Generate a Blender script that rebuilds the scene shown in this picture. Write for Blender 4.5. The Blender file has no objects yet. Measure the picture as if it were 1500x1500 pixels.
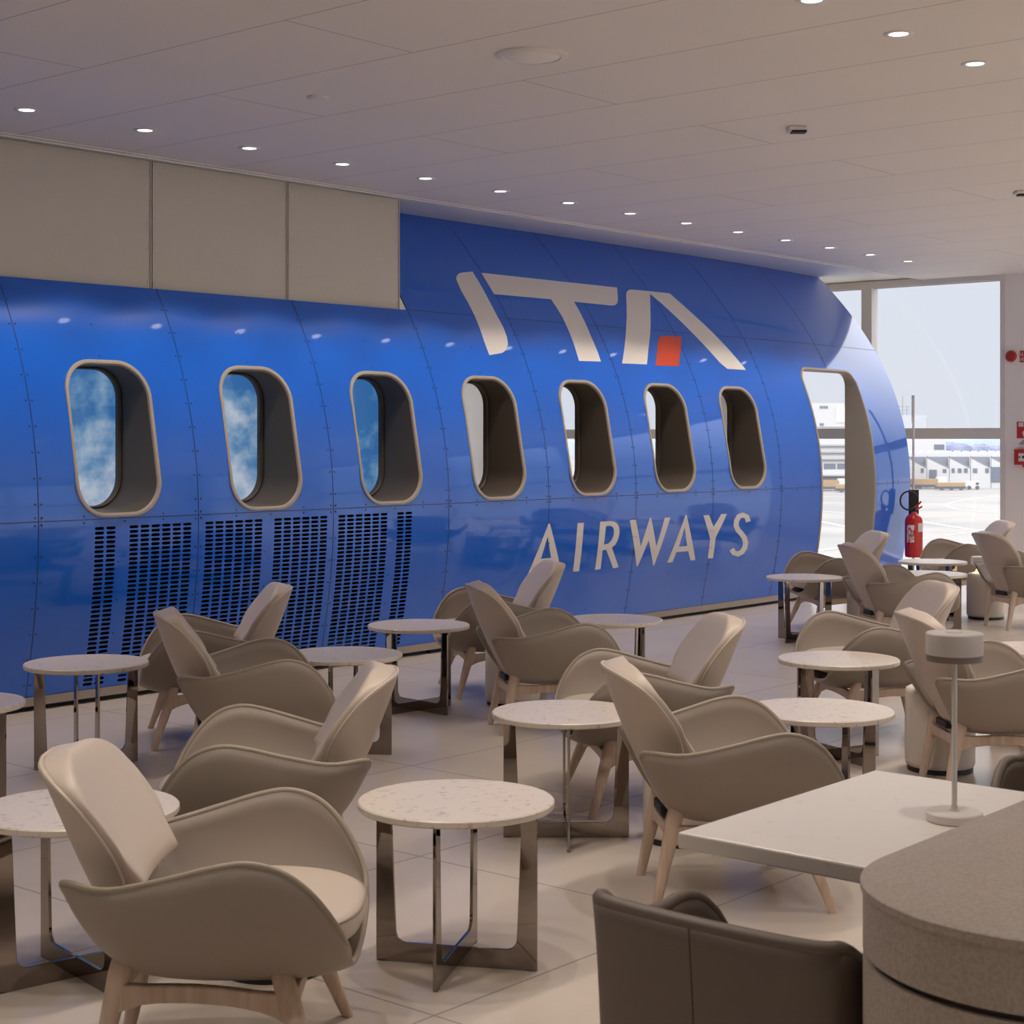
import bpy, bmesh, math, random, bisect
from mathutils import Vector, Matrix
from mathutils.geometry import delaunay_2d_cdt
random.seed(7)
S = bpy.context.scene
C = S.collection
R = math.radians
PI = math.pi

# ------------------------------------------------------------------ helpers
class MB:
    def __init__(s): s.v=[]; s.f=[]; s.mi=[]; s.cur=0
    def face(s, idx): s.f.append(tuple(idx)); s.mi.append(s.cur)
    def add(s, vs, fs):
        o=len(s.v); s.v+=[tuple(p) for p in vs]
        for f in fs: s.face([i+o for i in f])
        return o
    def box(s, a, b, M=None):
        (x0,y0,z0),(x1,y1,z1)=a,b
        vs=[(x0,y0,z0),(x1,y0,z0),(x1,y1,z0),(x0,y1,z0),(x0,y0,z1),(x1,y0,z1),(x1,y1,z1),(x0,y1,z1)]
        if M: vs=[tuple(M@Vector(p)) for p in vs]
        s.add(vs,[(0,3,2,1),(4,5,6,7),(0,1,5,4),(1,2,6,5),(2,3,7,6),(3,0,4,7)])
    def lathe(s, prof, n=32, c=(0,0,0), caps=True):
        vs=[]; fs=[]
        for r,z in prof:
            for i in range(n):
                t=2*PI*i/n; vs.append((c[0]+r*math.cos(t),c[1]+r*math.sin(t),c[2]+z))
        for k in range(len(prof)-1):
            for i in range(n):
                j=(i+1)%n; fs.append((k*n+i,k*n+j,(k+1)*n+j,(k+1)*n+i))
        if caps:
            fs.append(tuple(reversed(range(n)))); m=(len(prof)-1)*n; fs.append(tuple(range(m,m+n)))
        s.add(vs,fs)
    def tube(s, pts, r, n=8, closed=False):
        pts=[Vector(p) for p in pts]; m=len(pts); rr=r if isinstance(r,(list,tuple)) else [r]*m
        vs=[]; fs=[]; up=None
        for i in range(m):
            if closed: d=pts[(i+1)%m]-pts[i-1]
            else: d=pts[min(i+1,m-1)]-pts[max(i-1,0)]
            d.normalize()
            if up is None:
                up=Vector((0,0,1)) if abs(d.z)<.9 else Vector((1,0,0))
            a=up-d*up.dot(d)
            if a.length<1e-5: a=d.orthogonal()
            a.normalize(); b=d.cross(a); up=a
            for k in range(n):
                t=2*PI*k/n; vs.append(tuple(pts[i]+(a*math.cos(t)+b*math.sin(t))*rr[i]))
        for i in range(m if closed else m-1):
            j=(i+1)%m
            for k in range(n):
                l=(k+1)%n; fs.append((i*n+k,i*n+l,j*n+l,j*n+k))
        if not closed: fs.append(tuple(reversed(range(n)))); fs.append(tuple(range((m-1)*n,m*n)))
        s.add(vs,fs)
    def loft(s, rings, caps=True, closed=True):
        n=len(rings[0]); vs=[p for r in rings for p in r]; fs=[]
        for k in range(len(rings)-1):
            for i in range(n if closed else n-1):
                j=(i+1)%n; fs.append((k*n+i,k*n+j,(k+1)*n+j,(k+1)*n+i))
        if caps: fs.append(tuple(reversed(range(n)))); fs.append(tuple(range(len(vs)-n,len(vs))))
        s.add(vs,fs)
    def prism(s, poly, z0, z1, M=None):
        n=len(poly); vs=[(x,y,z0) for x,y in poly]+[(x,y,z1) for x,y in poly]
        if M: vs=[tuple(M@Vector(p)) for p in vs]
        s.add(vs,[tuple(reversed(range(n))),tuple(range(n,2*n))]+[(i,(i+1)%n,n+(i+1)%n,n+i) for i in range(n)])
    def build(s, name, mats, parent=None, smooth=None, bevel=0, subsurf=0, fix=True):
        me=bpy.data.meshes.new(name); me.from_pydata(s.v,[],s.f)
        if not isinstance(mats,(list,tuple)): mats=[mats]
        for m in mats: me.materials.append(m)
        for p,i in zip(me.polygons,s.mi): p.material_index=i
        if fix:
            bm=bmesh.new(); bm.from_mesh(me); bmesh.ops.recalc_face_normals(bm,faces=bm.faces); bm.to_mesh(me); bm.free()
        o=bpy.data.objects.new(name,me); C.objects.link(o)
        if parent: o.parent=parent
        if bevel:
            b=o.modifiers.new('bevel','BEVEL'); b.width=bevel; b.segments=2; b.limit_method='ANGLE'; b.angle_limit=R(40)
        if subsurf:
            b=o.modifiers.new('sub','SUBSURF'); b.levels=subsurf; b.render_levels=subsurf
        if smooth is not None:
            if smooth>=180:
                for p in me.polygons: p.use_smooth=True
            else:
                for p in me.polygons: p.use_smooth=True
                me.set_sharp_from_angle(angle=R(smooth))
        return o

def tag(o,label=None,cat=None,group=None,kind=None):
    if label: o['label']=label
    if cat: o['category']=cat
    if group: o['group']=group
    if kind: o['kind']=kind
    return o
def thing(name,label,cat,loc=(0,0,0),rz=0,group=None):
    o=bpy.data.objects.new(name,None); C.objects.link(o); o.location=loc; o.rotation_euler=(0,0,rz); o.empty_display_size=.1
    return tag(o,label,cat,group)
KIDS={}
def copy_tree(o,parent=None):
    c=o.copy(); C.objects.link(c)
    if parent: c.parent=parent
    for ch in [x for x in bpy.data.objects if x.parent==o]: copy_tree(ch,c)
    return c
def dup(src,name,label,loc,rz=0,group=None):
    c=copy_tree(src); c.name=name; c.location=loc; c.rotation_euler=(0,0,rz); c['label']=label
    if group: c['group']=group
    return c

# ------------------------------------------------------------------ materials
def mat(name, col, rough=.5, metal=0, spec=.5, coat=0, coat_r=.03, emit=None, es=0, bump=None, var=None):
    m=bpy.data.materials.new(name); m.use_nodes=True; nt=m.node_tree; b=nt.nodes['Principled BSDF']
    b.inputs['Base Color'].default_value=(*col,1); b.inputs['Roughness'].default_value=rough
    b.inputs['Metallic'].default_value=metal; b.inputs['Specular IOR Level'].default_value=spec
    b.inputs['Coat Weight'].default_value=coat; b.inputs['Coat Roughness'].default_value=coat_r
    if emit: b.inputs['Emission Color'].default_value=(*emit,1); b.inputs['Emission Strength'].default_value=es
    tc=None
    if bump or var: tc=nt.nodes.new('ShaderNodeTexCoord')
    if bump:
        sc,st=bump; n=nt.nodes.new('ShaderNodeTexNoise'); n.inputs['Scale'].default_value=sc; n.inputs['Detail'].default_value=4
        bp=nt.nodes.new('ShaderNodeBump'); bp.inputs['Strength'].default_value=st; bp.inputs['Distance'].default_value=.002
        nt.links.new(tc.outputs['Object'],n.inputs['Vector']); nt.links.new(n.outputs['Fac'],bp.inputs['Height']); nt.links.new(bp.outputs['Normal'],b.inputs['Normal'])
    if var:
        sc,c2,lo,hi=var[:4]; st=var[4] if len(var)>4 else (1,1,1)
        mp=nt.nodes.new('ShaderNodeMapping'); mp.inputs['Scale'].default_value=st
        n=nt.nodes.new('ShaderNodeTexNoise'); n.inputs['Scale'].default_value=sc; n.inputs['Detail'].default_value=6
        r=nt.nodes.new('ShaderNodeValToRGB'); r.color_ramp.elements[0].position=lo; r.color_ramp.elements[1].position=hi
        r.color_ramp.elements[0].color=(*col,1); r.color_ramp.elements[1].color=(*c2,1)
        nt.links.new(tc.outputs['Object'],mp.inputs['Vector']); nt.links.new(mp.outputs['Vector'],n.inputs['Vector']); nt.links.new(n.outputs['Fac'],r.inputs['Fac']); nt.links.new(r.outputs['Color'],b.inputs['Base Color'])
    return m
def N(m,t): return m.node_tree.nodes.new(t)
def L(m,a,b): m.node_tree.links.new(a,b)

BLUE=mat('blue_paint',(.0006,.150,.80),rough=.32,coat=1,coat_r=.055)
BLUEDARK=mat('seam_navy',(.002,.02,.12),rough=.5)  # dark navy of the strips between skin panels
RIVET=mat('rivet',(.008,.03,.13),rough=.3)
def _aniso(m):
    b=m.node_tree.nodes['Principled BSDF']; b.inputs['Anisotropic'].default_value=.92; b.inputs['Coat IOR'].default_value=1.58; b.inputs['Specular IOR Level'].default_value=.28
    c=m.node_tree.nodes.new('ShaderNodeCombineXYZ'); c.inputs[0].default_value=1; m.node_tree.links.new(c.outputs[0],b.inputs['Tangent'])
_aniso(BLUE)
WHITEV=mat('white_vinyl',(.88,.86,.82),rough=.45)
ORANGE=mat('orange_vinyl',(.72,.09,.035),rough=.4)
FRAMEC=mat('taupe_frame',(.46,.41,.34),rough=.45)
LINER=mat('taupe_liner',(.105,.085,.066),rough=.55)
LINERD=mat('taupe_door_liner',(.38,.355,.315),rough=.5)
BLACK=mat('black',(.01,.01,.011),rough=.5)
VOID=mat('dark_brown_void',(.018,.010,.007),rough=.9)
ALU=mat('grey_aluminium',(.74,.72,.69),rough=.4)
WALLW=mat('warm_white_wall',(.88,.86,.82),rough=.7)
CEILW=mat('ceiling_white',(.66,.63,.60),rough=.65)
TRIMW=mat('white_trim',(.84,.82,.79),rough=.5)
LEATHER=mat('greige_leather',(.53,.452,.388),rough=.42,spec=.45,bump=(220,.12))
LEATHER_SHADED=mat('greige_leather_shaded',(.29,.242,.205),rough=.45,spec=.45,bump=(220,.12))  # same leather darkened: shade on the wing shells put into its colour
PIPING=mat('greige_piping',(.30,.25,.20),rough=.45)
WOOD=mat('light_ash_wood',(.62,.49,.395),rough=.5,var=(9,(.50,.37,.28),.35,.7,(6,6,.7)))
STEEL=mat('smoked_chrome',(.30,.26,.235),rough=.035,metal=1)
STONE=mat('beige_speckled_stone',(.66,.595,.535),rough=.3,var=(42,(.40,.32,.27),.57,.74))
LINENP=mat('pale_linen',(.72,.66,.59),rough=.85,bump=(300,.35))
COUNTER=mat('taupe_grain_counter',(.44,.385,.34),rough=.55,bump=(190,.35),var=(150,(.36,.312,.276),.42,.62))
DARKB=mat('dark_groove',(.05,.035,.03),rough=.6)
RED=mat('extinguisher_red',(.55,.012,.012),rough=.25,coat=.5)
SIGNRED=mat('sign_red',(.50,.03,.02),rough=.5)
WHITE=mat('white_plastic',(.75,.74,.72),rough=.4)
LAMPW=mat('lamp_white',(.66,.62,.60),rough=.45)
TAUPEB=mat('lamp_band',(.22,.175,.15),rough=.5)
CHAIR2=mat('taupe_leather_dining',(.135,.105,.087),rough=.5,bump=(240,.15))
EMIT=mat('downlight_lens',(1,1,1),emit=(1,.93,.84),es=4)
WARM=mat('warm_glow',(.9,.8,.6),emit=(1,.75,.4),es=1.6)

# floor: large beige tiles
FLOOR=mat('beige_floor_tiles',(.58,.51,.45),rough=.27,spec=.45)
def tiles(m,base,line,bw,rh,mort,ox=0,oy=0,c2=None,off=.5,rv=None):
    b=m.node_tree.nodes['Principled BSDF']; tc=N(m,'ShaderNodeTexCoord'); mp=N(m,'ShaderNodeMapping'); mp.inputs['Location'].default_value=(ox,oy,0)
    br=N(m,'ShaderNodeTexBrick'); br.inputs['Color1'].default_value=(*base,1); br.inputs['Color2'].default_value=(*(c2 or base),1); br.inputs['Mortar'].default_value=(*line,1)
    br.inputs['Scale'].default_value=1; br.inputs['Brick Width'].default_value=bw; br.inputs['Row Height'].default_value=rh; br.inputs['Mortar Size'].default_value=mort; br.offset=off
    br.inputs['Mortar Smooth'].default_value=0
    n=N(m,'ShaderNodeTexNoise'); n.inputs['Scale'].default_value=1.3; n.inputs['Detail'].default_value=7; n.inputs['Roughness'].default_value=.6
    mx=N(m,'ShaderNodeMixRGB'); mx.blend_type='MULTIPLY'; mx.inputs['Fac'].default_value=1
    r=N(m,'ShaderNodeValToRGB'); r.color_ramp.elements[0].position=.3; r.color_ramp.elements[1].position=.7
    v=rv or .9; r.color_ramp.elements[0].color=(v,v,v,1); r.color_ramp.elements[1].color=(1,1,1,1)
    L(m,tc.outputs['Object'],mp.inputs['Vector']); L(m,mp.outputs['Vector'],br.inputs['Vector']); L(m,tc.outputs['Object'],n.inputs['Vector'])
    L(m,n.outputs['Fac'],r.inputs['Fac']); L(m,br.outputs['Color'],mx.inputs[1]); L(m,r.outputs['Color'],mx.inputs[2]); L(m,mx.outputs['Color'],b.inputs['Base Color'])
tiles(FLOOR,(.60,.53,.465),(.36,.31,.27),1.2,1.2,.004,.35,.55,(.57,.505,.445),off=.0)
tiles(CEILW,(.80,.77,.74),(.46,.43,.41),4.0,.765,.004,0,-5.40+.765*8,(.79,.76,.73),off=.35,rv=.97)
# swap axes of the ceiling boards so that they run across the room
for n in CEILW.node_tree.nodes:
    if n.type=='MAPPING': n.inputs['Rotation'].default_value=(0,0,R(90)); n.inputs['Location'].default_value=(1.2,-5.40+.765*8,0)

# perforated metal
PERF=mat('perforated_metal',(.33,.305,.27),rough=.45,metal=.35)
def perf(m):
    b=m.node_tree.nodes['Principled BSDF']; tc=N(m,'ShaderNodeTexCoord'); sp=N(m,'ShaderNodeSeparateXYZ'); L(m,tc.outputs['Object'],sp.inputs[0])
    def wave(out,p):
        a=N(m,'ShaderNodeMath'); a.operation='MULTIPLY'; a.inputs[1].default_value=2*PI/p; L(m,out,a.inputs[0])
        s=N(m,'ShaderNodeMath'); s.operation='SINE'; L(m,a.outputs[0],s.inputs[0]); return s.outputs[0]
    w=N(m,'ShaderNodeMath'); w.operation='MULTIPLY'; L(m,wave(sp.outputs[0],.014),w.inputs[0]); L(m,wave(sp.outputs[2],.014),w.inputs[1])
    g=N(m,'ShaderNodeMath'); g.operation='GREATER_THAN'; g.inputs[1].default_value=.25; L(m,w.outputs[0],g.inputs[0])
    mx=N(m,'ShaderNodeMixRGB'); mx.inputs[1].default_value=(.66,.62,.56,1); mx.inputs[2].default_value=(.42,.39,.35,1)
    L(m,g.outputs[0],mx.inputs[0]); L(m,mx.outputs[0],b.inputs['Base Color'])
perf(PERF)

def glass(name,tint,fac=.06,rough=0):
    m=bpy.data.materials.new(name); m.use_nodes=True; nt=m.node_tree; nt.nodes.clear()
    o=nt.nodes.new('ShaderNodeOutputMaterial'); mx=nt.nodes.new('ShaderNodeMixShader'); t=nt.nodes.new('ShaderNodeBsdfTransparent'); g=nt.nodes.new('ShaderNodeBsdfGlossy')
    t.inputs[0].default_value=(*tint,1); g.inputs['Roughness'].default_value=rough
    lw=nt.nodes.new('ShaderNodeLayerWeight'); lw.inputs['Blend'].default_value=.5
    pw=nt.nodes.new('ShaderNodeMath'); pw.operation='POWER'; pw.inputs[1].default_value=4.5; ma=nt.nodes.new('ShaderNodeMath'); ma.operation='MULTIPLY_ADD'; ma.inputs[1].default_value=.9; ma.inputs[2].default_value=fac
    nt.links.new(lw.outputs['Facing'],pw.inputs[0]); nt.links.new(pw.outputs[0],ma.inputs[0]); nt.links.new(ma.outputs[0],mx.inputs[0]); nt.links.new(t.outputs[0],mx.inputs[1]); nt.links.new(g.outputs[0],mx.inputs[2]); nt.links.new(mx.outputs[0],o.inputs[0])
    return m
GLASS=glass('window_glass',(.98,.985,1),.018); 

# cloud picture (a backlit photograph panel)
def cloud_mat(name,off,b0,seed):
    m=mat(name,(.1,.2,.4),rough=.25); b=m.node_tree.nodes['Principled BSDF']
    tc=N(m,'ShaderNodeTexCoord'); mp=N(m,'ShaderNodeMapping'); mp.inputs['Location'].default_value=off; mp.inputs['Scale'].default_value=(1,1,1.3)
    n=N(m,'ShaderNodeTexNoise'); n.inputs['Scale'].default_value=3.2; n.inputs['Detail'].default_value=9; n.inputs['Roughness'].default_value=.55
    sp=N(m,'ShaderNodeSeparateXYZ'); a=N(m,'ShaderNodeMath'); a.operation='MULTIPLY_ADD'; a.inputs[1].default_value=-.30; a.inputs[2].default_value=b0
    ad=N(m,'ShaderNodeMath'); ad.operation='ADD'; r=N(m,'ShaderNodeValToRGB')
    r.color_ramp.elements[0].position=.44; r.color_ramp.elements[0].color=(.045,.17,.42,1); r.color_ramp.elements[1].position=.72; r.color_ramp.elements[1].color=(.52,.60,.70,1)
    e=r.color_ramp.elements.new(.54); e.color=(.14,.30,.50,1)
    L(m,tc.outputs['Object'],mp.inputs[0]); L(m,mp.outputs[0],n.inputs['Vector']); L(m,tc.outputs['Object'],sp.inputs[0]); L(m,sp.outputs[2],a.inputs[0])
    L(m,n.outputs['Fac'],ad.inputs[0]); L(m,a.outputs[0],ad.inputs[1]); L(m,ad.outputs[0],r.inputs[0])
    L(m,r.outputs[0],b.inputs['Base Color']); L(m,r.outputs[0],b.inputs['Emission Color']); b.inputs['Emission Strength'].default_value=.75
    return m

# ------------------------------------------------------------------ fuselage profile
PR=[(0,8.19),(.3,8.125),(.6,8.07),(.9,8.045),(1.2,8.05),(1.565,8.10),(1.88,8.18),(2.19,8.30),(2.53,8.48),(2.87,8.74),(3.1,8.95),(3.33,9.18),(3.6,9.47)]
# smooth the measured profile with a least-squares quartic so that reflections run clean
def _fit():
    n=5; A=[[0.]*n for _ in range(n)]; B=[0.]*n
    for z,y in PR:
        w=1.; u=z-1.5
        for i in range(n):
            B[i]+=w*y*u**i
            for j in range(n): A[i][j]+=w*u**(i+j)
    for i in range(n):
        p=max(range(i,n),key=lambda r:abs(A[r][i])); A[i],A[p]=A[p],A[i]; B[i],B[p]=B[p],B[i]
        for r in range(i+1,n):
            k=A[r][i]/A[i][i]
            for c in range(i,n): A[r][c]-=k*A[i][c]
            B[r]-=k*B[i]
    x=[0]*n
    for i in reversed(range(n)): x[i]=(B[i]-sum(A[i][c]*x[c] for c in range(i+1,n)))/A[i][i]
    return x
_K=_fit()
def prof(z): u=z-1.5; return sum(k*u**i for i,k in enumerate(_K))
def dprof(z): u=z-1.5; return sum(i*k*u**(i-1) for i,k in enumerate(_K) if i)
def taper(x): return .018*max(0,x-13)**2
def fn(z,x=0):
    v=Vector((.036*max(0,x-13),-1,dprof(z))); return v.normalized()
def fpt(x,z,off=0):
    n=fn(z,x); return (x+n.x*off, prof(z)+taper(x)+n.y*off, z+n.z*off)
def inpoly(p,poly):
    c=False; n=len(poly); x,y=p
    for i in range(n):
        x1,y1=poly[i]; x2,y2=poly[(i+1)%n]
        if (y1>y)!=(y2>y) and x<(x2-x1)*(y-y1)/(y2-y1)+x1: c=not c
    return c
def dense(poly,step=.05):
    out=[]
    for i in range(len(poly)):
        a,b=poly[i],poly[(i+1)%len(poly)]; d=math.dist(a,b); k=max(1,int(d/step))
        for j in range(k): out.append((a[0]+(b[0]-a[0])*j/k,a[1]+(b[1]-a[1])*j/k))
    return out
def surf(name, outer, holes, m, parent, off=0., thick=.004, grid=.06, gx=.16, mapper=fpt, nrm=fn, small=False):
    """sheet following the fuselage, cut out in the (x, z) plane"""
    outer=dense(outer,.06); pts=[]; edges=[]
    def loop(l):
        o=len(pts); pts.extend(Vector(p) for p in l); edges.extend((o+i,o+(i+1)%len(l)) for i in range(len(l)))
    loop(outer)
    H=[]
    for h in holes: loop(h); H.append((min(p[0] for p in h),max(p[0] for p in h),min(p[1] for p in h),max(p[1] for p in h),h))
    xs=[p[0] for p in outer]; zs=[p[1] for p in outer]
    x=min(xs)+gx*.5
    while x<max(xs):
        z=min(zs)+grid*.5
        while z<max(zs):
            if inpoly((x,z),outer) and not any(b[0]-.01<x<b[1]+.01 and b[2]-.006<z<b[3]+.006 for b in H): pts.append(Vector((x,z)))
            z+=grid
        x+=gx
    V,_,F,_,_,_=delaunay_2d_cdt(pts,edges,[],0,1e-6)
    tri=[]
    for f in F:
        cx=sum(V[i][0] for i in f)/len(f); cz=sum(V[i][1] for i in f)/len(f)
        if not inpoly((cx,cz),outer): continue
        if any(b[0]<=cx<=b[1] and b[2]<=cz<=b[3] and inpoly((cx,cz),b[4]) for b in H): continue
        a=[V[i] for i in f]; ar=sum(a[i][0]*a[(i+1)%len(a)][1]-a[(i+1)%len(a)][0]*a[i][1] for i in range(len(a)))
        tri.append(tuple(f) if ar>0 else tuple(reversed(f)))
    n=len(V)
    vs=[mapper(v[0],v[1],off) for v in V]+[mapper(v[0],v[1],off-thick) for v in V]
    cnt={}
    for t in tri:
        for i in range(len(t)): cnt[(t[i],t[(i+1)%len(t)])]=1
    faces=list(tri)+[tuple(n+i for i in reversed(t)) for t in tri]
    rim=[(b,a,a+n,b+n) for (a,b) in cnt if (b,a) not in cnt]
    faces+=rim
    me=bpy.data.meshes.new(name); me.from_pydata(vs,[],faces); me.materials.append(m)
    for i,p in enumerate(me.polygons): p.use_smooth = i<2*len(tri)
    ln=[]
    for i,p in enumerate(me.polygons):
        for vi in p.vertices:
            if i<len(tri): ln.append(nrm(V[vi][1],V[vi][0])[:])
            else: ln.append((0,0,0))
    me.normals_split_custom_set(ln)
    o=bpy.data.objects.new(name,me); C.objects.link(o); o.parent=parent
    return o
def rrect(x0,x1,z0,z1,r,n=8):
    out=[]
    for cx,cz,a in ((x1-r,z0+r,-90),(x1-r,z1-r,0),(x0+r,z1-r,90),(x0+r,z0+r,180)):
        for i in range(n+1):
            t=R(a+90*i/n); out.append((cx+r*math.cos(t),cz+r*math.sin(t)))
    return out

# ------------------------------------------------------------------ camera
cd=bpy.data.cameras.new('camera'); cam=bpy.data.objects.new('camera',cd); C.objects.link(cam); S.camera=cam
H=1.55; F=2435.; YAW=R(40.5)
cam.location=(0,0,H); cam.rotation_euler=(R(90),0,YAW-R(90)); cd.sensor_width=36; cd.sensor_fit='HORIZONTAL'
cd.lens=F/1500*36; cd.shift_y=-110/1500; cd.clip_end=3000
cd.dof.use_dof=True; cd.dof.focus_distance=8.5; cd.dof.aperture_fstop=13
vd=(math.cos(YAW),math.sin(YAW)); rd=(math.sin(YAW),-math.cos(YAW))
def at(x,y,z):      # point on the level z seen at the photograph's (x, y)
    u=(x-750)/F; w=(640-y)/F; D=(z-H)/w
    return (D*(vd[0]+u*rd[0]), D*(vd[1]+u*rd[1]), z)
def atD(x,D,z=0):
    u=(x-750)/F; return (D*(vd[0]+u*rd[0]), D*(vd[1]+u*rd[1]), z)

# ------------------------------------------------------------------ room shell
def struct(name,mb,m,**k):
    o=mb.build(name,m,**k); o['kind']='structure'; return o
XW=16.9; X0=-4.; Y0=-5.; Y1=14.6; ZC=3.28
b=MB(); b.box((X0,Y0,-.2),(XW+.15,Y1,0)); struct('floor',b,FLOOR)
b=MB(); b.box((X0,Y0,ZC),(XW,8.40,ZC+.06)); struct('ceiling',b,CEILW)
b=MB(); b.box((X0,8.33,ZC-.004),(XW,8.345,ZC)); b.box((X0,8.40,ZC-.006),(XW,8.43,ZC+.12)); struct('trim_1',b,TRIMW)
b=MB(); b.box((X0,8.43,ZC+.028),(XW,Y1,ZC+.10)); struct('ceiling',b,TRIMW)
b=MB(); b.box((X0-.15,Y0,-.2),(X0,Y1,4)); struct('wall_left',b,WALLW)
b=MB(); b.box((X0,Y1,-.2),(XW+.15,Y1+.15,4)); struct('wall_back',b,WALLW)
fs=[(1.5,4.6),(5.0,8.1),(8.5,11.6),(12.0,15.1)]
b=MB(); xx=X0
for a,c in fs: b.box((xx,Y0-.15,-.2),(a,Y0,3.95)); b.box((a,Y0-.15,3.0),(c,Y0,3.95)); b.box((a,Y0-.15,-.2),(c,Y0,.1)); xx=c
b.box((xx,Y0-.15,-.2),(XW+.15,Y0,3.95)); struct('wall_front',b,WALLW)
for i_,(a,c) in enumerate(fs):
    w=bpy.data.objects.new('window_%d'%(7+i_),None); C.objects.link(w); w['kind']='structure'
    f=MB(); 
    for q in ((a,a+.06),(c-.06,c),((a+c)/2-.04,(a+c)/2+.04)): f.box((q[0],Y0-.1,.1),(q[1],Y0+.04,3.0))
    for q in ((.1,.16),(2.94,3.0),(1.53,1.62)): f.box((a,Y0-.1,q[0]),(c,Y0+.035,q[1]))
    f.build('window_frame',ALU,w); g=MB(); g.box((a+.02,Y0-.04,.12),(c-.02,Y0-.03,2.98)); g.build('glass_pane',GLASS,w)
b=MB(); b.box((-4,8.62,-.1),(3.2,8.7,3.3)); struct('wall_rear',b,WALLW)
# window wall on X = XW : list of glazed spans (y0, y1)
spans=[(-4.6,-2.4),(-2.0,.2),(.6,2.8),(3.3,5.8),(7.488,10.65),(11.35,14.3)]
b=MB(); yy=Y0
for a,c in spans: b.box((XW-.05,yy,-.2),(XW+.15,a,3.95)); yy=c
b.box((XW-.05,yy,-.2),(XW+.15,Y1,3.95))
for a,c in spans: b.box((XW-.03,a,3.30),(XW+.15,c,3.95))
struct('wall_right',b,WALLW)
def window(n,a,c,mulls,z0=.0,z1=3.30,tr=(1.528,1.647)):
    w=bpy.data.objects.new('window_%d'%n,None); C.objects.link(w); w['kind']='structure'
    f=MB(); t=.06
    f.box((XW-.06,a,z0),(XW+.08,a+t,z1)); f.box((XW-.06,c-t,z0),(XW+.08,c,z1)); f.box((XW-.055,a,z1-.075),(XW+.08,c,z1)); f.box((XW-.055,a,z0),(XW+.08,c,z0+.08))
    f.box((XW-.052,a,tr[0]),(XW+.08,c,tr[1]))
    for (m0,m1) in mulls: f.box((XW-.07,m0,z0),(XW+.08,m1,z1))
    f.box((XW-.02,a+.01,z1-.085),(XW+.02,c-.01,z1-.07))
    f.build('window_frame',ALU,w,bevel=.004)
    g=MB(); g.box((XW+.02,a+.03,z0+.05),(XW+.03,c-.03,z1-.04)); g.build('glass_pane',GLASS,w)
    return w
window(1,7.488,10.65,[(9.06,9.19)])
window(2,11.35,14.3,[(12.75,12.88)])
window(3,3.3,5.8,[])
window(4,.6,2.8,[]); window(5,-2.0,.2,[]); window(6,-4.6,-2.4,[])

# ------------------------------------------------------------------ perforated grey panels above the fuselage
px=[5.34-1.127*3,5.34-1.127*2,5.34-1.127,5.34,6.467,7.601,8.690]
desc=['beyond the left edge','beyond the left edge','beyond the left edge','at the left edge of the view, above the first window','between the two others, above the second window','next to the big blue lettering panel, above the third window']
for i in range(6):
    p=MB(); p.box((px[i]+.004,8.5,2.44),(px[i+1]-.004,8.53,ZC))
    p.box((px[i]+.004,8.494,2.44),(px[i]+.012,8.5,ZC)); p.box((px[i+1]-.012,8.494,2.44),(px[i+1]-.004,8.5,ZC))
    t=thing('perforated_panel','grey perforated metal wall panel '+desc[i],'wall panel',(0,0,0),0,'perforated panels above the blue fuselage')
    p.build('panel_sheet',PERF,t)
    for xx in (px[i]+.03,px[i+1]-.03):
        for z in (2.52,2.72,2.93,3.20):
            q=MB(); q.lathe([(.006,0),(.006,.004)],10); o=q.build('screw',WHITE,t); o.rotation_euler=(R(90),0,0); o.location=(xx,8.5,z)

# ------------------------------------------------------------------ fuselage
FU=thing('aircraft_fuselage','curved glossy blue aircraft fuselage side with windows, doorway and white airline lettering','fuselage',(10,8.1,0))
FU.location=(0,0,0)
sx=[5.345+1.127*k for k in range(-2,8)]+[14.62]       # seams; last two 13.23.. and 14.36
XE=16.11; ZL=1.075; ZM=2.478; ZB=.075
wins=[5.894+1.1305*k for k in range(7)]
wz0,wz1=1.083,2.004
def winhole(cx,ins): return rrect(cx-.302+ins,cx+.302-ins,wz0+ins,wz1-ins,.205-ins*.8,9)
groups=[(5.719,5.865,2),(5.962,6.42,6),(6.525,6.985,6),(7.082,7.546,6),(7.644,8.106,6),(8.2,8.349,2)]
slots=[]
for x0,x1,n in groups:
    pitch=(x1-x0+.013)/n
    for i in range(n):
        xa=x0+i*pitch; xb=xa+pitch-.0135
        for k in range(35):
            zc=1.021-k*.0268; r=.0087
            slots.append([(xa+r,zc-r),(xb-r,zc-r),(xb-r*.3,zc-r*.7),(xb,zc),(xb-r*.3,zc+r*.7),(xb-r,zc+r),(xa+r,zc+r),(xa+r*.3,zc+r*.7),(xa,zc),(xa+r*.3,zc-r*.7)])
DX0,DX1=13.985,15.18
dr=rrect(DX0,DX1,-.5,2.225,.16,9); dr=[p for p in dr if p[1]>.5]   # upper corners only, right to left
g=.0016
for k in range(len(sx)-2):
    a,c=sx[k]+g,sx[k+1]-g
    sl=[h for h in slots if a<h[0][0]<c]
    surf('skin_panel',[(a,ZB),(c,ZB),(c,ZL-g),(a,ZL-g)],sl,BLUE,FU,gx=.3 if sl else .16)
    hs=[winhole(w,.014) for w in wins if a<w<c]
    surf('skin_panel',[(a,ZL+g),(c,ZL+g),(c,ZM-g),(a,ZM-g)],hs,BLUE,FU)
    if sx[k]>8.6: surf('skin_panel',[(a,ZM+g),(c,ZM+g),(c,3.32),(a,3.32)],[],BLUE,FU)
a=sx[-2]+g
lower=[(a,ZB),(DX0,ZB)]+list(reversed(dr))+[(DX1,ZB),(XE,ZB),(XE,ZM-g),(a,ZM-g)]
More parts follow.
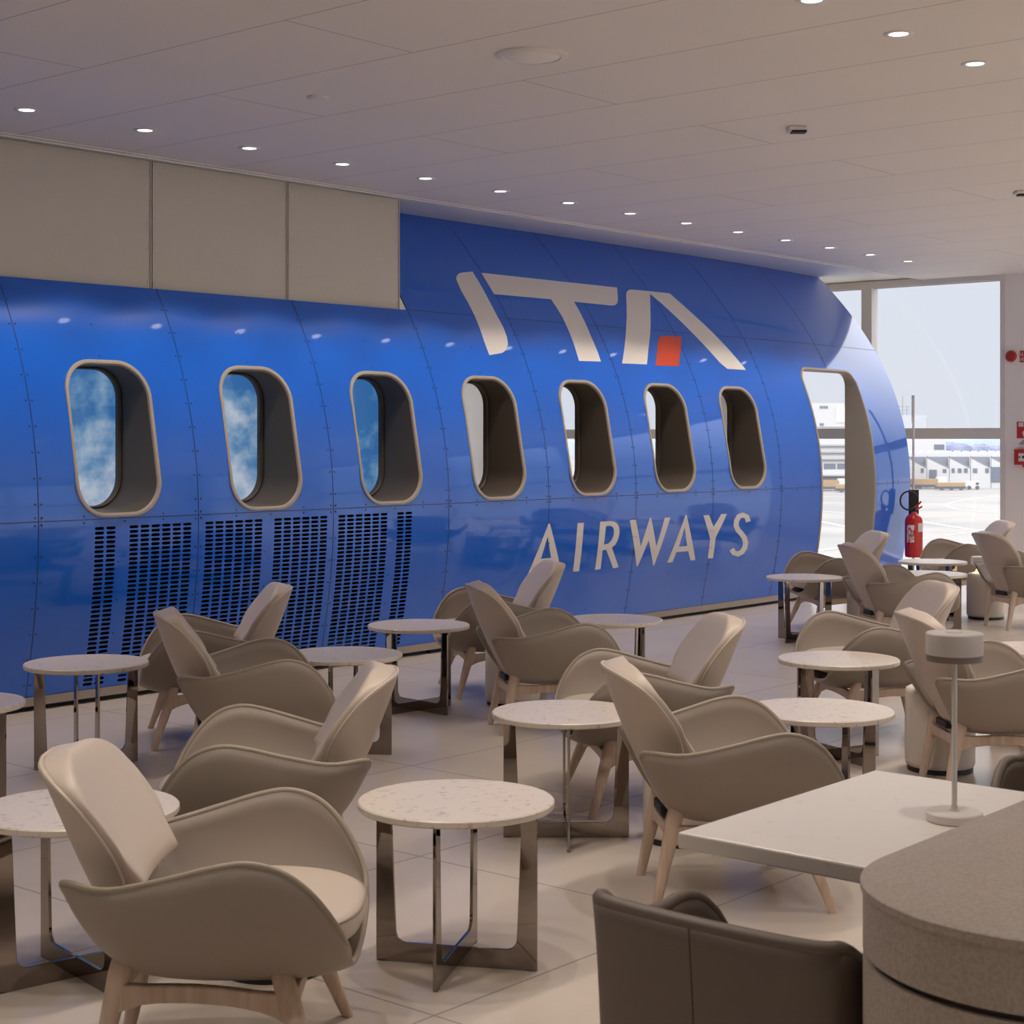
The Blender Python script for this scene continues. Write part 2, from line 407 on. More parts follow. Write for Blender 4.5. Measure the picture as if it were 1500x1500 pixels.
surf('skin_panel',lower,[],BLUE,FU,gx=.1)
surf('skin_panel',[(a,ZM+g),(14.62-g,ZM+g),(14.62-g,3.32),(a,3.32)],[],BLUE,FU)
surf('skin_panel',[(14.62+g,ZM+g),(XE,ZM+g),(XE,3.32),(14.62+g,3.32)],[],BLUE,FU)
# seams and rivets
def strip_v(mb,x,z0,z1,w=.0022):
    n=max(2,int((z1-z0)/.05)); zs=[z0+(z1-z0)*i/n for i in range(n+1)]
    rings=[[fpt(x-w,z,.0012),fpt(x+w,z,.0012),fpt(x+w,z,-.006),fpt(x-w,z,-.006)] for z in zs]
    mb.loft(rings)
def strip_h(mb,z,x0,x1,w=.0022):
    mb.loft([[fpt(x,z-w,.0012),fpt(x,z+w,.0012),fpt(x,z+w,-.006),fpt(x,z-w,-.006)] for x in [x0+(x1-x0)*i/30 for i in range(31)]])
def rivet(mb,x,z,r=.0058):
    n=fn(z,x); p=Vector(fpt(x,z,0)); u=Vector((1,0,0)); v=n.cross(u)
    rg=[[tuple(p+n*h+(u*math.cos(t)+v*math.sin(t))*rr) for t in [2*PI*i/8 for i in range(8)]] for h,rr in ((-.001,r),(.0015,r),(.003,r*.6))]
    mb.loft(rg)
for k,x in enumerate(sx):
    m=MB(); z1=3.32 if x>8.6 else ZM
    if x>14: strip_v(m,x,2.235,z1)
    else: strip_v(m,x,ZB,z1)
    m.cur=1; z=.15
    while z<2.40:
        if x<14 or z>2.24:
            if abs(z-ZL)>.05:
                for s in (-.02,.02): rivet(m,x+s,z)
        z+=.146
    for s in (-.022,.022):
        for q in (-.022,.022):
            if x<14: rivet(m,x+s,ZL+q)
    m.build('seam',[BLUEDARK,RIVET],FU)
for z,x0,x1 in ((ZL,sx[0],DX0),(ZL,DX1,XE),(ZM,8.72,XE)):
    m=MB(); strip_h(m,z,x0,x1,.002 if z<2 else .0015); m.cur=1; x=x0+.3
    while x<x1-.1 and z<2:
        if min(abs(x-w) for w in wins)>.14 :
            for q in (-.018,.018): rivet(m,x,z+q)
        else: rivet(m,x,z-.018)
        x+=.2817
    if z<2 or True: m.build('seam',[BLUEDARK,RIVET],FU)
m=MB(); 
for k in range(len(sx)-2):
    mid=(sx[k]+sx[k+1])/2
    for z in (2.22,.18,.40,.60,.82): rivet(m,mid+.02*(1 if int(z*10)%2 else -1),z,.005)
    rivet(m,mid-.02,2.03,.005)
o=m.build('rivet',RIVET,FU); o['kind']='stuff'

# window frames, liners, lenses
def ringloft(mb,loops): mb.loft(loops,caps=False)
def winring(cx):
    fr=MB()
    o=winhole(cx,0); i=winhole(cx,.026)
    ringloft(fr,[[fpt(x,z,-.004) for x,z in o],[fpt(x,z,.010) for x,z in winhole(cx,.002)],[fpt(x,z,.012) for x,z in winhole(cx,.012)],[fpt(x,z,.008) for x,z in winhole(cx,.022)],[fpt(x,z,-.01) for x,z in i]])
    F_=fr.build('window_frame',FRAMEC,FU,smooth=40)
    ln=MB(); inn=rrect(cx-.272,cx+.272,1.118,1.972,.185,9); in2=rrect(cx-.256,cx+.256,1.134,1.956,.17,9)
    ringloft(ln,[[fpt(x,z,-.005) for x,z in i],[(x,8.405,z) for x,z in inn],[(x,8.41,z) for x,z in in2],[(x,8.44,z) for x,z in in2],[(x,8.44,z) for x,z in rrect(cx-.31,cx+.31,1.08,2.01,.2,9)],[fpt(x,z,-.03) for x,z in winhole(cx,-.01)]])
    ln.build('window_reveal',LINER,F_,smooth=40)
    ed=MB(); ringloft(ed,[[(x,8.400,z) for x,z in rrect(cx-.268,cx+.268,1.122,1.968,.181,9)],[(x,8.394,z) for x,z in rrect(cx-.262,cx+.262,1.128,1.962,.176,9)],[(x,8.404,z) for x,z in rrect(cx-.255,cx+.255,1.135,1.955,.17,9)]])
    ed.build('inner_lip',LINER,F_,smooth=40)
    gl=MB(); pts=rrect(cx-.27,cx+.27,1.12,1.97,.18,9); gl.loft([[(x,8.425,z) for x,z in pts],[(x,8.429,z) for x,z in pts]])
    gl.build('glass_pane',GLASS,F_)
for w in wins: winring(w)
# door frame
def doorloop(ins,r): 
    l=rrect(DX0+ins,DX1-ins,-.6,2.225-ins,r,9); l=[p for p in l if p[1]>.5]
    up=dense([(DX1-ins,.0),l[0]],.08)[:int(2/.08)]
    n=24; z0=l[0][1]; a=[(DX1-ins,z0*i/n) for i in range(n)]; z1=l[-1][1]; c=[(DX0+ins,z1*(n-1-i)/n) for i in range(n)]
    return a+l+c
df=MB()
df.loft([[fpt(x,z,-.004) for x,z in doorloop(-.004,.162)],[fpt(x,z,.010) for x,z in doorloop(0,.16)],[fpt(x,z,.010) for x,z in doorloop(.018,.145)],[fpt(x,z,-.012) for x,z in doorloop(.02,.143)]],caps=False,closed=False)
DFm=df.build('door_frame',FRAMEC,FU,smooth=40)
df=MB(); df.loft([[fpt(x,z,-.004) for x,z in doorloop(.02,.143)],[(x,8.46,z) for x,z in doorloop(.03,.14)],[(x,8.46,z) for x,z in doorloop(-.02,.17)],[fpt(x,z,-.02) for x,z in doorloop(-.01,.16)]],caps=False,closed=False)
df.build('door_reveal',LINERD,DFm,smooth=40)
# base trim + dark box added behind the vents
m=MB()
for a_,c_ in ((sx[0],DX0),(DX1,XE)):
    xs_=[a_+(c_-a_)*i/24 for i in range(25)]
    m.loft([[(x,8.165+taper(x),.028),(x,8.19+taper(x),.028),(x,8.19+taper(x),.078),(x,8.165+taper(x),.078)] for x in xs_])
m.build('base_trim',FRAMEC,FU)
m=MB()
for a_,c_ in ((sx[0],DX0),(DX1,XE)):
    xs_=[a_+(c_-a_)*i/24 for i in range(25)]
    m.loft([[(x,8.22+taper(x),0),(x,8.25+taper(x),0),(x,8.25+taper(x),.2),(x,8.22+taper(x),.2)] for x in xs_])
m.build('plinth',BLACK,FU)
m=MB(); m.box((sx[0],8.46,.0),(8.7,8.48,1.06)); 
for x in [5.6,6.47,7.02,7.6,8.0,8.6]: m.box((x-.02,8.22,0.1),(x+.02,8.46,1.0))
for z in (.3,.62,.98): m.box((sx[0],8.30,z),(8.7,8.40,z+.04))
m.box((sx[0],8.2,1.06),(8.7,8.48,1.075)); m.box((8.68,8.2,0),(8.7,8.48,1.06))
m.build('vent_dark_box',VOID,FU)  # added box that makes the space behind the slots look dark
m=MB(); zs=[.1+i*.1 for i in range(33)]
for x0_,x1_ in ((XE-.07,XE-.005),):
    m.loft([[fpt(x0_,z,-.006),fpt(x1_,z,-.006),fpt(x1_,z,-.05),fpt(x0_,z,-.05)] for z in zs])
m.build('end_rib',WALLW,FU)

# lettering ---------------------------------------------------------------
def inv(px_,py_):
    u=(px_-750)/F; w=(640-py_)/F; dx=vd[0]+u*rd[0]; dy=vd[1]+u*rd[1]; Y=8.1
    for _ in range(60):
        D=Y/dy; Y=.5*Y+.5*prof(min(3.5,max(0,H+D*w)))
    D=Y/dy; return (D*dx,H+D*w)
def conv(pts,ox,oy,s): return [inv(ox+x/s,oy+y/s) for x,y in pts]
def smooth_poly(pts,hard=()):
    return pts
IT=(650,380,3.3333)
I_=[(63,82),(72,70),(90,65),(140,60),(175,118),(205,172),(252,262),(290,332),(308,380),(313,415),(305,442),(285,457),(222,468),(203,418),(180,350),(150,275),(120,215),(85,155),(65,110),(60,95)]
T_=[(182,66),(845,138),(850,195),(846,215),(835,224),(820,226),(635,207),(660,250),(690,310),(720,380),(750,450),(767,499),(660,496),(640,430),(610,350),(580,285),(550,235),(523,195),(245,170)]
A_=[(890,175),(893,160),(902,150),(918,148),(1000,155),(1103,167),(1200,253),(1310,355),(1400,450),(1475,540),(1385,535),(1350,507),(1250,397),(1150,297),(1060,213),(1006,168),(1008,250),(1008,350),(998,440),(991,513),(870,508),(885,400),(892,300)]
O_=[(1033,518),(1045,405),(1050,386),(1058,377),(1070,373),(1160,378),(1146,522)]
for nm,pl,mm,lb in (('letter',I_,WHITEV,'large white letter I with rounded ends'),('letter',T_,WHITEV,'large white letter T'),('letter',A_,WHITEV,'large white letter A'),('letter_block',O_,ORANGE,'orange block inside the large letter A')):
    surf(nm,conv(pl,*IT),[],mm,FU,off=.0022,thick=.0012)['label']=lb
AW=(760,720,4.2857)
A2o=[(1045,148),(1052,148),(1107,430),(1077,433),(1063,374),(988,380),(963,443),(930,447)]; A2h=[(1040,222),(1056,341),(1004,347)]
Ii=[(368,198),(407,196),(377,500),(338,503)]
Rr=[(510,190),(570,186),(598,190),(617,203),(629,228),(631,262),(622,300),(605,333),(583,352),(625,475),(590,482),(548,366),(525,368),(512,487),(477,492)]
Rh=[(546,217),(570,214),(588,222),(596,242),(594,275),(582,305),(562,326),(533,334)]
Ww=[(695,180),(733,176),(764,345),(821,165),(829,164),(862,345),(915,166),(950,162),(848,464),(842,464),(814,305),(745,470),(739,470)]
Yy=[(1158,150),(1193,147),(1222,222),(1270,142),(1306,140),(1234,290),(1218,418),(1185,420),(1200,295)]
Sc=[(1440,190),(1430,158),(1405,147),(1381,157),(1366,183),(1363,215),(1376,243),(1397,265),(1415,290),(1423,320),(1418,352),(1400,380),(1374,393),(1350,385),(1335,362)]
def stroke(c,w):
    l=[];r_=[]
    for i in range(len(c)):
        a=c[max(0,i-1)]; b_=c[min(len(c)-1,i+1)]; dx,dy=b_[0]-a[0],b_[1]-a[1]; d=math.hypot(dx,dy); nx,ny=-dy/d,dx/d
        l.append((c[i][0]+nx*w,c[i][1]+ny*w)); r_.append((c[i][0]-nx*w,c[i][1]-ny*w))
    return l+r_[::-1]
def letter(outer,holes,dx=0,lb=''):
    o=[(x+dx,z) for x,z in conv(outer,*AW)]; h=[[(x+dx,z) for x,z in conv(q,*AW)] for q in holes]
    surf('letter',o,h,WHITEV,FU,off=.0022,thick=.0012)['label']=lb
letter(A2o,[A2h],-1.838,'white capital A, first letter of the lower word'); letter(Ii,[],0,'white capital I in the lower word'); letter(Rr,[Rh],0,'white capital R in the lower word')
letter(Ww,[],0,'white capital W in the lower word'); letter(A2o,[A2h],0,'white capital A, fifth letter of the lower word'); letter(Yy,[],0,'white capital Y in the lower word'); letter(stroke(Sc,16),[],0,'white capital S ending the lower word')

# cloud pictures behind the three left windows
for i,(nm,off,b0) in enumerate((('first',(0,0,.3),.06),('second',(1.7,0,.9),.08),('third',(4.1,0,2.2),-.04))):
    m=MB(); m.box((-.42,0,-.55),(.42,.03,.55)); o=m.build('cloud_picture',cloud_mat('cloud_sky_picture_%d'%i,off,b0,i)); o.location=(wins[i]+.05,8.56,1.55)
    tag(o,['soft blue sky picture with thin low cloud behind the leftmost fuselage window','blue sky picture with puffy white clouds behind the second fuselage window','plain deep blue sky picture behind the third fuselage window'][i],'picture','sky pictures behind the fuselage windows')
    q=MB(); q.box((-.5,-.12,-.6),(-.47,.06,.6)); q.box((.47,-.12,-.6),(.5,.06,.6)); q.build('side_baffle',BLACK,o)

# ------------------------------------------------------------------ lounge chair
def catmull(P,n):
    out=[]; m=len(P)
    for k in range(n):
        t=k/(n-1)*(m-1); i=min(int(t),m-2); u=t-i
        p0,p1,p2,p3=P[max(0,i-1)],P[i],P[i+1],P[min(m-1,i+2)]
        out.append(tuple(.5*((2*b_)+(-a_+c_)*u+(2*a_-5*b_+4*c_-d_)*u*u+(-a_+3*b_-3*c_+d_)*u**3) for a_,b_,c_,d_ in zip(p0,p1,p2,p3)))
    return out
def lounge_chair():
    t=thing('lounge_chair','x','chair')
    RP=[(-.325,.205,.455),(-.345,.225,.500),(-.325,.262,.516),(-.22,.335,.518),(-.08,.378,.552),(.03,.392,.582),(.11,.392,.592),(.185,.382,.570),(.245,.360,.52),(.29,.332,.455),(.318,.30,.395),(.325,.265,.355)]
    BP=[(-.20,0,.285),(-.19,0,.275),(-.17,0,.265),(-.12,0,.255),(-.05,0,.25),(.02,0,.248),(.08,0,.248),(.15,0,.25),(.21,0,.255),(.26,0,.265),(.30,0,.28),(.33,0,.295)]
    n=44; rp=catmull(RP,n); bp=catmull(BP,n); nq=12; rows=[]
    for k in range(n):
        a,c=rp[k],bp[k]; half=[]
        for q in range(nq+1):
            ph=PI/2*q/nq; s=math.sin(ph)**.82; w=(1-math.cos(ph))**1.05
            half.append((c[0]+(a[0]-c[0])*(.35*s+.65*w),a[1]*s,c[2]+(a[2]-c[2])*w))
        rows.append([(x,-y,z) for x,y,z in reversed(half)]+half[1:])
    m=MB(); m.loft(rows,caps=False,closed=False)
    o=m.build('armrest_shell',LEATHER_SHADED,t,smooth=180); sm=o.modifiers.new('solid','SOLIDIFY'); sm.thickness=.014; sm.offset=0
    rim=[r[-1] for r in rows]; front=rows[-1][::-1]; rr_=[r[0] for r in rows][::-1]; rear=rows[0]
    loop=rim+front[1:-1]+rr_+rear[1:-1]
    m=MB(); m.tube(loop,.0085,8,closed=True); m.build('piping',PIPING,o,smooth=180)
    # seat
    m=MB(); rings=[]; nn=48
    def so(s,z,sx_=1):
        r=[]
        for i in range(nn):
            a=2*PI*i/nn; ca,sa=math.cos(a),math.sin(a); e=2/2.7
            x=abs(ca)**e*(1 if ca>0 else -1); y=abs(sa)**e*(1 if sa>0 else -1)
            w=.315 if x>0 else .315+.06*x
            r.append((.045+.30*x*s,w*y*s*(1-.06*max(0,x)),z))
        return r
    for s,z in ((.05,.325),(.7,.327),(.88,.338),(.965,.352),(1.0,.372),(1.0,.393),(.975,.407),(.93,.415),(.75,.424),(.4,.431),(.05,.432)): rings.append(so(s,z))
    m.loft(rings); so_=m.build('seat_cushion',LEATHER,t,smooth=180)
    m=MB(); m.tube(so(.985,.403),.004,6,closed=True); m.build('seam',PIPING,so_,smooth=180)
    # backrest
    ctr=catmull([(-.215,.268),(-.278,.37),(-.346,.51),(-.402,.65),(-.442,.768)],40)
    wv=catmull([(0.085,),(.115,),(.16,),(.20,),(.228,),(.246,),(.252,),(.252,),(.248,),(.242,)],40)
    wv=[(w[0]*(1 if i<29 else max(.04,(1-((i-29)/10.)**2.3))**.5),) for i,w in enumerate(wv)]
    def CUR(i): v=i/39; return .165*min(1,v/.25)**.7*(1-.68*max(0,(v-.4)/.6))
    def face(i,u,k):    # padding depth in front of the shell: a nearly flat front face
        i=min(max(i,0),39); y=u*wv[i][0]; v=(i-13)/26
        T0=.160-.082*v; return k*max(.034,T0+.02*(y/.25)**2-CUR(i)*(y/.25)**2)
    def bpnt(i,u,off,zz=0):
        i=min(max(i,0),39); x,z=ctr[i]; w=wv[i][0]; y=u*w
        a,c=ctr[max(0,i-1)],ctr[min(39,i+1)]; d=Vector((c[0]-a[0],0,c[1]-a[1])).normalized(); nn_=Vector((d.z,0,-d.x))   # forward normal
        cur=CUR(i)*(y/.25)**2
        return (x+cur*nn_.x+off*nn_.x+zz*d.x,y,z+cur*nn_.z+off*nn_.z+zz*d.z)
    us=[math.sin(PI/2*(-1+2*j/20)) for j in range(21)]
    m=MB(); m.loft([[bpnt(i,u,0) for u in us] for i in range(40)],caps=False,closed=False)
    o=m.build('backrest_shell',LEATHER,t,smooth=180); sm=o.modifiers.new('solid','SOLIDIFY'); sm.thickness=.014; sm.offset=0
    m=MB(); rings=[]
    ii=list(range(13,40))
    for k,(off,sc) in enumerate(((.05,.985),(.2,1.0),(.55,1.0),(.80,.985),(.93,.955),(1.0,.90),(1.04,.8),(1.06,.6),(1.07,.3),(1.07,.02))):
        c0=(ii[0]+ii[-1])/2; ring=[]
        loopc=[(i,1.) for i in ii]+[(39,u) for u in (.8,.5,.2,-.2,-.5,-.8)]+[(i,-1.) for i in reversed(ii)]+[(13,u) for u in (-.8,-.5,-.2,.2,.5,.8)]
        for i,u in loopc:
            fi=c0+(i-c0)*sc; lo=int(math.floor(fi)); fr=fi-lo
            p,q=bpnt(lo,u*sc,face(lo,u*sc,off)),bpnt(lo+1,u*sc,face(lo+1,u*sc,off)); ring.append(tuple(a_*(1-fr)+b_*fr for a_,b_ in zip(p,q)))
        rings.append(ring)
    m.loft(rings); bo=m.build('backrest_cushion',LEATHER,t,smooth=180)
    m=MB(); edge=[bpnt(i,1,0) for i in range(40)]+[bpnt(39,u,0) for u in (.6,.2,-.2,-.6)]+[bpnt(i,-1,0) for i in reversed(range(40))]
    m.tube(edge,.0055,6); m.build('piping',LEATHER,o,smooth=180)
    m=MB(); m.box((-.255,-.07,.268),(-.20,.07,.300)); m.build('bracket',BLACK,t,bevel=.004)
    # legs
    def leg(top,foot):
        m=MB(); T=Vector(top); B=Vector(foot); rg=[]
        for s,(a,b_) in ((0,(.021,.026)),(.15,(.022,.029)),(.35,(.020,.026)),(.7,(.016,.020)),(1,(.013,.016))):
            c=T+(B-T)*s; rg.append([(c.x+b_*abs(math.cos(q))**.8*(1 if math.cos(q)>0 else -1),c.y+a*abs(math.sin(q))**.8*(1 if math.sin(q)>0 else -1),c.z) for q in [2*PI*i/16 for i in range(16)]])
        rg.insert(0,[(c_[0]*.6+T.x*.4,c_[1]*.6+T.y*.4,T.z+.012) for c_ in rg[0]])
        m.loft(rg); return m.build('leg',WOOD,t,smooth=60)
    for s in (-1,1):
        leg((-.215,.165*s,.325),(-.285,.178*s,0)); leg((.165,.225*s,.300),(.270,.335*s,0))
    m=MB()
    def rail(a,c,sag,h=.021,w=.013):
        A,B=Vector(a),Vector(c); d=(B-A).normalized(); sd=d.cross(Vector((0,0,1))).normalized()
        rg=[]
        for i in range(13):
            u=i/12; p=A+(B-A)*u; p.z+=sag*(1-(2*u-1)**2); hh=h*(1+.9*abs(2*u-1)**5)
            rg.append([tuple(p+sd*w+Vector((0,0,hh))),tuple(p-sd*w+Vector((0,0,hh))),tuple(p-sd*w-Vector((0,0,hh))),tuple(p+sd*w-Vector((0,0,hh)))])
        m.loft(rg)
    for s in (-1,1): rail((-.235,.17*s,.222),(.19,.25*s,.222),.02)
    rail((-.235,-.17,.225),(-.235,.17,.225),.006); rail((.19,-.25,.222),(.19,.25,.222),.012)
    m.build('leg_frame',WOOD,t,bevel=.005)
    return t

# ------------------------------------------------------------------ round side table
def side_table():
    t=thing('side_table','x','table')
    zt=.488; r=.2885
    m=MB(); m.lathe([(r-.004,zt-.022),(r,zt-.018),(r,zt-.004),(r-.004,zt)],72); m.build('tabletop',STONE,t,smooth=30)
    def u_poly(hw,w,hb,rad,top):
        o=[(-hw,0),(hw,0),(hw,top),(hw-w*.75,top)]
        for i in range(7):
            a=R(0-90*i/6); o.append((hw-w-rad+rad*math.cos(a),hb+rad+rad*math.sin(a)))
        for i in range(7):
            a=R(-90-90*i/6); o.append((-hw+w+rad+rad*math.cos(a),hb+rad+rad*math.sin(a)))
        o+=[(-hw+w*.75,top),(-hw,top)]
        return o
    for k in range(2):
        m=MB(); pl=u_poly(.243,.060,.058,.035,zt-.022); M=Matrix.Rotation(PI/2*k,4,'Z')@Matrix.Rotation(PI/2,4,'X')
        m.prism(pl,-.005,.005,M)
        for s in (-.225,.225): m.box((s-.02,-.006,-.0) if 0 else (s-.012,-.007,0),(s+.012,.007,.004),Matrix.Rotation(PI/2*k,4,'Z'))
        m.build('u_leg',STEEL,t,bevel=.0012)
    return t

def pouf():
    t=thing('cylinder_stool','x','stool')
    m=MB(); m.lathe([(.145,.018),(.157,.03),(.16,.05),(.16,.36),(.155,.378),(.14,.386),(.02,.388)],48); m.build('body',LINENP,t,smooth=60)
    m=MB(); m.lathe([(.150,.0),(.150,.022)],48); m.build('base',BLACK,t,smooth=30)
    return t

# placement: (x, y, heading)
T=side_table()
G='round stone side tables between the lounge chairs'
tabs=[((3.60,3.29),28,'speckled stone side table in the foreground, the only one fully in view'),
((4.66,6.62),68,'round side table at far left standing before the leftmost vent slots of the blue wall'),
((5.66,5.92),30,'side table half hidden behind a chair backrest, in front of the middle vent grilles'),
((6.82,6.52),85,'round side table closest to the blue wall, under the third fuselage window'),
((7.76,5.85),85,'round side table standing on the open floor below the lower white lettering'),
((5.03,4.02),41,'round stone side table left of the big centre chair, one base plate edge-on'),
((7.085,3.99),68,'round side table right of centre, just behind another table and chair arm'),
((5.71,3.30),57,'round side table right behind the centre chair arm, behind the long rectangular table'),
((11.06,6.52),85,'small distant round side table standing left of the doorway in the blue fuselage'),
((13.15,6.50),60,'distant round side table just below the red fire extinguisher'),
((11.96,5.94),27,'distant round side table in front of the one below the fire extinguisher'),
((2.82,4.05),80,'round stone side table at left edge, partly behind the foremost chair'),
((3.60,6.03),28,'round side table cut off by the left edge of the picture, near the blue wall'),
((8.08,3.41),27,'round side table cut off at the right edge, beyond the chair by the lamp')]
first=True
for (x,y),rz,lb in tabs:
    if first:
        T.location=(x,y,0); T.rotation_euler=(0,0,R(rz)); T['label']=lb; T['group']=G; first=False
    else: dup(T,'side_table',lb,(x,y,0),R(rz),G)
Ch=lounge_chair(); GC='greige leather lounge chairs with ash legs'
chairs=[(2.669,3.209,-49,'large greige leather lounge chair nearest the camera, at lower left, facing right'),
(3.676,4.225,136,'greige lounge chair behind the foremost one, facing left with its backrest at right'),
(4.93,5.73,-36,'greige lounge chair facing right in front of the vent grilles, seen from behind'),
(5.50,6.78,144,'greige lounge chair closest to the vent grilles, facing left, its backrest against the slots'),
(6.86,5.60,-38,'greige lounge chair facing right at the middle of the picture, below the fourth window'),
(7.66,6.70,142,'greige lounge chair facing left, its backrest in front of the first lower white letter A'),
(5.76,4.20,138,'lounge chair facing left, partly hidden by the backrest of the big centre chair'),
(4.84,3.145,-45,'large greige lounge chair right of centre seen from behind, its leg beside the rectangular table'),
(11.92,6.76,139,'greige lounge chair facing left with its backrest in front of the fuselage doorway'),
(10.98,5.68,-40,'greige lounge chair facing right in front of the fuselage doorway, seen from behind'),
(7.86,4.23,139,'greige lounge chair facing left behind the lamp side group, its back to the right'),
(7.01,3.155,-46,'greige lounge chair partly hidden by the white table lamp, facing right'),
(14.23,6.72,134,'farthest greige lounge chair, facing left before the window'),
(13.03,5.60,-36,'greige lounge chair at the right edge seen from behind, in front of the white stool')]
first=True
for x,y,th,lb in chairs:
    if first: Ch.location=(x,y,0); Ch.rotation_euler=(0,0,R(th)); Ch['label']=lb; Ch['group']=GC; first=False
    else: dup(Ch,'lounge_chair',lb,(x,y,0),R(th),GC)
P=pouf(); GP='cylindrical linen stools beside the chairs'
pf=[(atD(1377,7.75),'pale cylindrical stool behind the chair that the lamp partly hides'),
(atD(1444,14.2),'pale cylindrical stool at far right with a small glowing lamp on it'),
(atD(751,9.65),'pale cylindrical stool hidden mostly behind the middle chair below the fourth window'),
(atD(1272,12.6),'pale cylindrical stool beside the chair before the fuselage doorway'),
(atD(400,4.85),'pale cylindrical stool glimpsed under the foremost chair'),
(atD(1003,6.4),'pale cylindrical stool glimpsed under the big centre chair')]
first=True
for p,lb in pf:
    if first: P.location=p; P['label']=lb; P['group']=GP; first=False
    else: dup(P,'cylinder_stool',lb,p,0,GP)

# ------------------------------------------------------------------ lamps
def table_lamp():
    t=thing('table_lamp','slim white table lamp with a drum head standing on the rectangular stone table','lamp')
    m=MB(); m.lathe([(.056,0),(.059,.003),(.059,.018),(.056,.021),(.008,.021)],40); m.build('base',LAMPW,t,smooth=40)
    m=MB(); m.lathe([(.014,.020),(.008,.026),(.0058,.036),(.0055,.34)],16); m.build('stem',LAMPW,t,smooth=40)
    m=MB(); m.lathe([(.05,.350),(.058,.350),(.0592,.352),(.0592,.394),(.057,.3965),(.018,.3965),(.016,.399),(.002,.399)],40); h=m.build('lamp_shade',LAMPW,t,smooth=40)
    m=MB(); m.lathe([(.045,.336),(.0575,.337),(.0583,.351),(.04,.351)],40); m.build('shade_band',TAUPEB,h,smooth=40)
    return t
lp=table_lamp(); lp.location=(3.265,1.564,.742)
t=thing('mushroom_lamp','small pale table lamp with a lit cone stem on the far right cylindrical stool','lamp',(pf[1][0][0]-.025,pf[1][0][1]+.03,.388))
m=MB(); m.lathe([(.075,0),(.05,.012),(.03,.06),(.026,.075)],24); m.build('stem',WARM,t,smooth=50)
m=MB(); m.lathe([(.07,.070),(.083,.075),(.085,.13),(.078,.140),(.01,.142)],28); m.build('lamp_shade',LAMPW,t,smooth=50)

# ------------------------------------------------------------------ rectangular table, counter, dining chairs
t=thing('rectangular_table','rectangular pale stone dining table in the right foreground beside the rounded counter','table',(3.22,1.66,0))
m=MB(); m.box((-.415,-.305,.708),(.42,.29,.742)); m.build('tabletop',mat('pale_stone_slab',(.72,.68,.65),rough=.3,var=(30,(.58,.53,.49),.62,.78)),t,bevel=.004)
m=MB(); m.lathe([(.035,.012),(.035,.708)],24); m.build('pedestal',STEEL,t,smooth=40)
m=MB(); m.box((-.2,-.2,0),(.2,.2,.012)); m.build('base_plate',STEEL,t,bevel=.003)
def stadium(r,x0,x1,yc,n=40):
    return [(x0+r*math.cos(R(90+180*i/n)),yc+r*math.sin(R(90+180*i/n))) for i in range(n+1)]+[(x1,yc-r),(x1,yc+r)]
t=thing('counter','tall taupe textured counter with a rounded end at the lower right corner','counter',(2.56,1.05,0))
zc=.838
def slab(mb,prs,x1=3.6):
    mb.loft([[(x,y,z) for x,y in stadium(.303+dr_,0,x1,0)] for dr_,z in prs])
m=MB(); slab(m,[(0,.02),(0,.716)]); m.build('body',COUNTER,t,smooth=40)
m=MB(); slab(m,[(-.012,.716),(-.012,.728)]); m.build('groove',DARKB,t,smooth=40)
m=MB(); slab(m,[(0,.728),(0,zc-.018),(.0,zc-.018),(.004,zc-.014),(.004,zc-.003),(0,zc)]); m.build('countertop',COUNTER,t,smooth=40)
m=MB(); slab(m,[(-.03,0),(-.03,.022)]); m.build('plinth',BLACK,t,smooth=40)

def dining_chair():
    t=thing('dining_chair','x','chair')
    # plan: U shape, back at -x, opening +x
    path=[(.21,.225),(.10,.245),(-.02,.250),(-.12,.252),(-.195,.248),(-.232,.222),(-.246,.12),(-.25,0)]
    path=catmull(path,30); path=path+[(x,-y) for x,y in reversed(path[:-1])]
    n=len(path); rows=[]
    for (x,y) in path:
        # rim height along the path
        if x<-.21: top=.708
        else:
            s=(x+.21)/.42
            top=catmull([(.708,),(.672,),(.645,),(.640,),(.648,),(.635,),(.58,),(.47,)],100)[min(99,int(s*99))][0]
        col=[]
        for q in range(11):
            u=q/10; z=.40+(top-.40)*u; fl=.985+.015*u**4
            col.append((x*fl-(.02*u if x<-.15 else 0),y*fl,z))
        rows.append(col)
    m=MB(); m.loft(rows,caps=False,closed=False); o=m.build('shell',CHAIR2,t,smooth=180); sm=o.modifiers.new('solid','SOLIDIFY'); sm.thickness=.026; sm.offset=0
    m=MB(); m.tube([(r[-1][0],r[-1][1],r[-1][2]+.004) for r in rows],.014,8); m.build('piping',CHAIR2,o,smooth=180)
    k=n//2; m=MB(); m.tube([(p[0]-.0112,p[1]+.015,p[2]) for p in rows[k]],.0025,6); m.build('seam',DARKB,o,smooth=180)
    m=MB(); rg=[]
    for s,z in ((.05,.36),(.9,.36),(1,.385),(1,.43),(.93,.448),(.5,.455),(.05,.457)):
        rg.append([(.03+.25*s*math.copysign(abs(math.cos(a))**.7,math.cos(a)),.225*s*math.copysign(abs(math.sin(a))**.7,math.sin(a)),z) for a in [2*PI*i/40 for i in range(40)]])
    m.loft(rg); m.build('seat_cushion',CHAIR2,t,smooth=180)
    for sx_ in (-1,1):
        for sy in (-1,1):
            m=MB(); m.tube([(.03+.16*sx_,.16*sy,.37),(.03+.22*sx_,.21*sy,0)],[.02,.012],12); m.build('leg',WOOD,t,smooth=60)
    return t
dc=dining_chair(); dc.location=(2.645,1.605,0); dc['label']='dark taupe tub chair in the foreground seen from behind, at the rectangular table'; dc['group']='tub chairs at the rectangular table'
